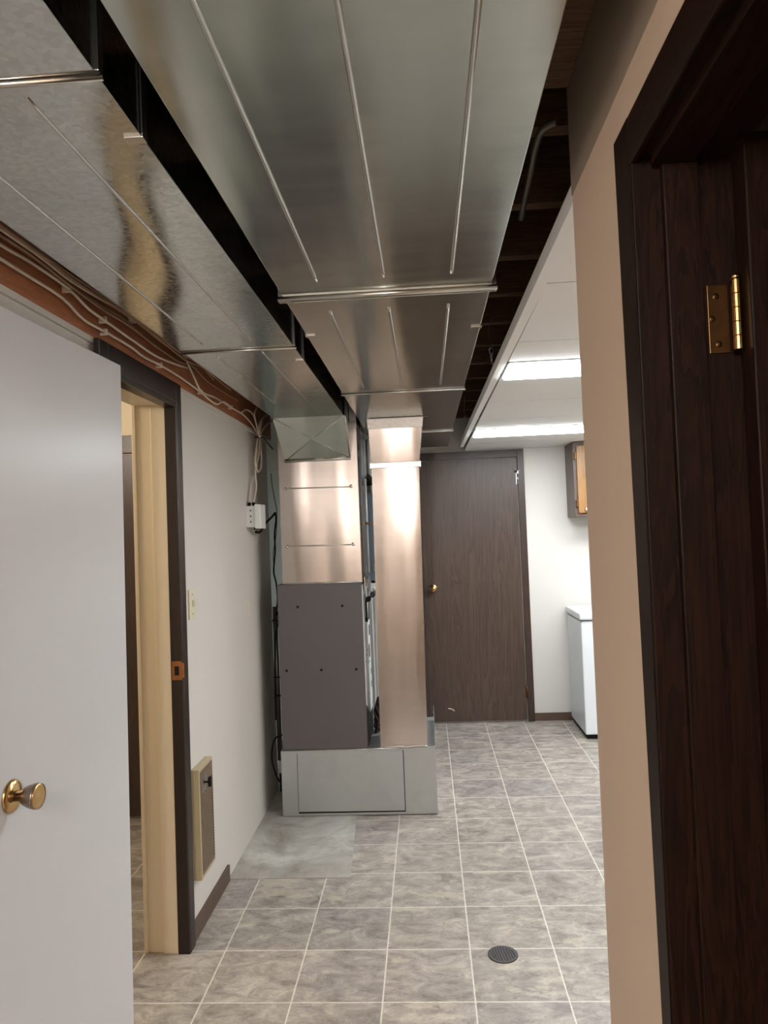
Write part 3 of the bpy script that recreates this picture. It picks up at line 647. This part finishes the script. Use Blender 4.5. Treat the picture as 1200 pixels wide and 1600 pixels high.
cable('wire', [(-0.92, 4.4, 1.115), (-0.908, 4.4, 1.037), (-0.932, 4.4, 0.923), (-0.943, 4.4, 0.674), (-0.945, 4.4, 0.445)], .004, M['black'], 'black wire left of the taupe cabinet', 'wire')
cable('cord', [(-0.852, 4.2, 0.415), (-0.905, 4.2, 0.395), (-0.928, 4.2, 0.341), (-0.933, 4.2, 0.269), (-0.913, 4.2, 0.186), (-0.896, 4.2, 0.15), (-.89, 4.25, .13)], .005, M['black'], 'curved black cord low beside the metal base', 'cord')
o = MB().box(-1.34, -.93, 5.40, 5.415, .002, 2.03, .002).build('green_board', M['green']); o['label'] = 'pale green board in the slot left of the plenum'; o['category'] = 'board'
cd_ = thing('conduit', 'vertical brown-grey conduit against wall left of the furnace', 'pipe', (-.935, 4.49, 0))
part(MB().tube([(-.932, 4.42, .20), (-.932, 4.42, 1.12)], .014, 10, False), 'pipe', M['conduit'], cd_)
for z in (1.04, .70, .59):
    part(MB().tube([(-.948, 4.402, z), (-.92, 4.40, z), (-.895, 4.402, z + .002)], .005, 6), 'strap', M['black'], cd_)
o = MB().tube([(-.905, 4.62, .12), (-.905, 4.62, 1.25)], .018, 10, False).build('drain_pipe', M['pvc']); o['label'] = 'white plastic pipe squeezed between wall and taupe furnace cabinet'; o['category'] = 'pipe'
pu = thing('condensate_pump', 'small white box on dark block low between wall and metal base', 'pump', (-.9, 4.45, 0))
part(MB().box(-.945, -.870, 4.44, 4.60, .002, .115, .004), 'tank', M['black'], pu)
part(MB().box(-.945, -.870, 4.435, 4.60, .115, .185, .004), 'lid', M['white_metal'], pu)
part(MB().box(-.93, -.875, 4.45, 4.58, .185, .30, .006), 'motor_cover', M['plate'], pu)

# ================================================================= floor drain
dr = thing('floor_drain', 'round black floor drain grate in the tile floor', 'drain', (.2155, 2.726, 0))
MB().lathe([(.040, .0), (.0545, .0), (.0545, .0035), (.049, .0045), (.040, .003)], (0, 0, 0), (0, 0, 1), 32).build('rim', M['drain_rim'], dr)
m = MB()
for i in range(9):
    x = -.040 + i * .010; h = math.sqrt(max(.0468 ** 2 - x * x, 0))
    m.poly([(x - .0020 + .006, -h * .98, .0028), (x + .0020 + .006, -h * .98, .0028), (x + .0020 - .006, h * .98, .0028), (x - .0020 - .006, h * .98, .0028)], (0, 0, .002))
m.build('grate', M['drain_bar'], dr)
MB().lathe([(0, .0012), (.048, .0012), (.048, .0016), (0, .0016)], (0, 0, .0005), (0, 0, 1), 32).build('pit', M['hole'], dr)

# ================================================================= laundry area
cb = thing('wall_cabinet', 'brown wall cabinet with honey oak door high on the far wall', 'cabinet', (1.5, YF, 1.6))
part(MB().box(1.13, 1.98, 5.645, YF, 1.60, 2.165, .002), 'carcass', M['oak_side'], cb)
fr = part(MB().box(1.13, 1.175, 5.628, 5.645, 1.60, 2.165, .002).box(1.53, 1.58, 5.628, 5.645, 1.60, 2.165, .002).box(1.935, 1.98, 5.628, 5.645, 1.60, 2.165, .002).box(1.13, 1.98, 5.629, 5.646, 1.60, 1.625, .001).box(1.13, 1.98, 5.629, 5.646, 2.13, 2.165, .001), 'face_frame', M['oak_side'], cb)
for x0, x1 in ((1.155, 1.545), (1.565, 1.955)):
    m = MB().box(x0, x0 + .045, 5.610, 5.627, 1.628, 2.135, .003).box(x1 - .045, x1, 5.610, 5.627, 1.628, 2.135, .003).box(x0 + .045, x1 - .045, 5.610, 5.627, 1.628, 1.68, .003).box(x0 + .045, x1 - .045, 5.610, 5.627, 2.08, 2.135, .003).box(x0 + .04, x1 - .04, 5.618, 5.626, 1.67, 2.09)
    dd = part(m, 'door', M['oak'], cb)
    for z in (1.70, 2.06):
        o = MB().box(x0 - .016, x0 - .001, 5.606, 5.63, z - .028, z + .028, .003).build('hinge', M['brass_old']); o.parent = dd
    o = MB().lathe([(.007, 0), (.007, .012), (.015, .018), (.013, .026), (0, .028)], (x0 + .06, 5.610, 1.655), (0, -1, 0), 14).build('knob', M['pvc']); o.parent = dd
fz = thing('chest_freezer', 'white chest freezer by the far wall below the oak cabinet', 'freezer', (1.5, 5.64, 0))
part(MB().box(1.082, 2.05, 5.375, 5.90, .035, .845, .012), 'body', M['freezer'], fz)
part(MB().box(1.090, 2.04, 5.385, 5.89, .843, .856, .002), 'gasket', M['gasket'], fz)
part(MB().box(1.072, 2.06, 5.362, 5.905, .855, .905, .012), 'lid', M['freezer'], fz)
part(MB().box(1.10, 2.03, 5.40, 5.88, .0, .036, .002), 'plinth', M['black'], fz)
for y0, y1, lab in ((2.785, 3.065, 'near fluorescent ceiling panel light over the laundry area'), (4.665, 4.995, 'far fluorescent ceiling panel light nearest the oak cabinet')):
    cl = thing('ceiling_light', lab, 'ceiling light', (1.0, (y0 + y1) / 2, HC), 'fluorescent lights in the panel ceiling')
    part(MB().box(.345, 1.64, y0 + .008, y1 - .008, HC - .014, HC + .004, .005), 'diffuser', M['tube'], cl)
    part(MB().box(.338, 1.648, y0 - .002, y0 + .008, HC - .004, HC + .05).box(.338, 1.648, y1 - .008, y1 + .002, HC - .004, HC + .05).box(.338, .346, y0, y1, HC - .004, HC + .05).box(1.64, 1.648, y0, y1, HC - .004, HC + .05).box(.338, 1.648, y0, y1, HC + .05, HC + .06), 'frame', M['white_metal'], cl)
o = thing('ceiling_light', 'added unseen fluorescent fill light deeper in the laundry area', 'ceiling light', (2.5, 3.7, HC))  # added out of view to brighten the laundry ceiling with bounce
part(MB().box(1.95, 3.12, 3.56, 3.84, HC - .05, HC - .004, .012), 'diffuser', M['tube'], o)
part(MB().box(1.93, 1.95, 3.55, 3.85, HC - .052, HC, .003), 'end_cap', M['white_metal'], o)
part(MB().box(3.12, 3.14, 3.55, 3.85, HC - .052, HC, .003), 'end_cap', M['white_metal'], o)
# hanger wires at the ceiling edge
for (x, y, lab) in ((.298, 2.95, 'twisted bright hanger wire at ceiling edge by the near light'), (.290, 4.75, 'twisted bright hanger wire at ceiling edge by the far door')):
    o = MB().tube([(x - .004, y, HC + .03), (x - .010, y + .02, 2.24), (x - .002, y - .02, 2.25), (x - .012, y + .01, 2.30), (x - .004, y, 2.40)], .0028, 6).tube([(x - .012, y - .03, 2.21), (x - .004, y + .03, 2.23), (x - .012, y + .03, 2.27), (x - .002, y - .03, 2.26), (x - .012, y - .03, 2.21)], .0028, 6).build('hanger_wire', M['steel'])
    o['label'] = lab; o['category'] = 'wire'; o['group'] = 'ceiling hanger wires'
cable('conduit', [(.285, 1.42, 2.33), (.262, 1.44, 2.33), (.257, 1.50, 2.33), (.262, 1.62, 2.33), (.272, 1.86, 2.33)], .008, M['conduit'], 'bent grey conduit in the dark gap beside the main duct', 'pipe')

# ================================================================= lamps outside the frame that light the hall
def lamp(name, label, loc, mat, r, watts, col):
    t_ = thing(name, label, 'ceiling light', loc)
    MB().lathe([(r * 1.1, 0), (r * 1.1, .02), (r * .9, .022)], (0, 0, 0), (0, 0, -1), 28).build('base', M['white_metal'], t_)
    MB().lathe([(r, .02), (r * .97, .045), (r * .8, .07), (r * .45, .086), (0, .09)], (0, 0, 0), (0, 0, -1), 28).build('shade', mat, t_)
    ld_ = bpy.data.lights.new(name + '_bulb', 'POINT'); ld_.energy = watts; ld_.color = col; ld_.shadow_soft_size = .08
    lo = bpy.data.objects.new('bulb', ld_); C.objects.link(lo); lo.parent = t_; lo.location = (0, 0, -.17)
lamp('ceiling_lamp', 'round warm ceiling lamp in the hall behind the viewer', (-.28, -1.0, 2.2), M['dome'], .135, HALL_W, (1.0, .965, .94))
lamp('ceiling_lamp', 'round amber ceiling lamp in the side room', (-2.1, 2.5, 2.42), M['dome2'], .15, ROOM_W, (1.0, .87, .72))
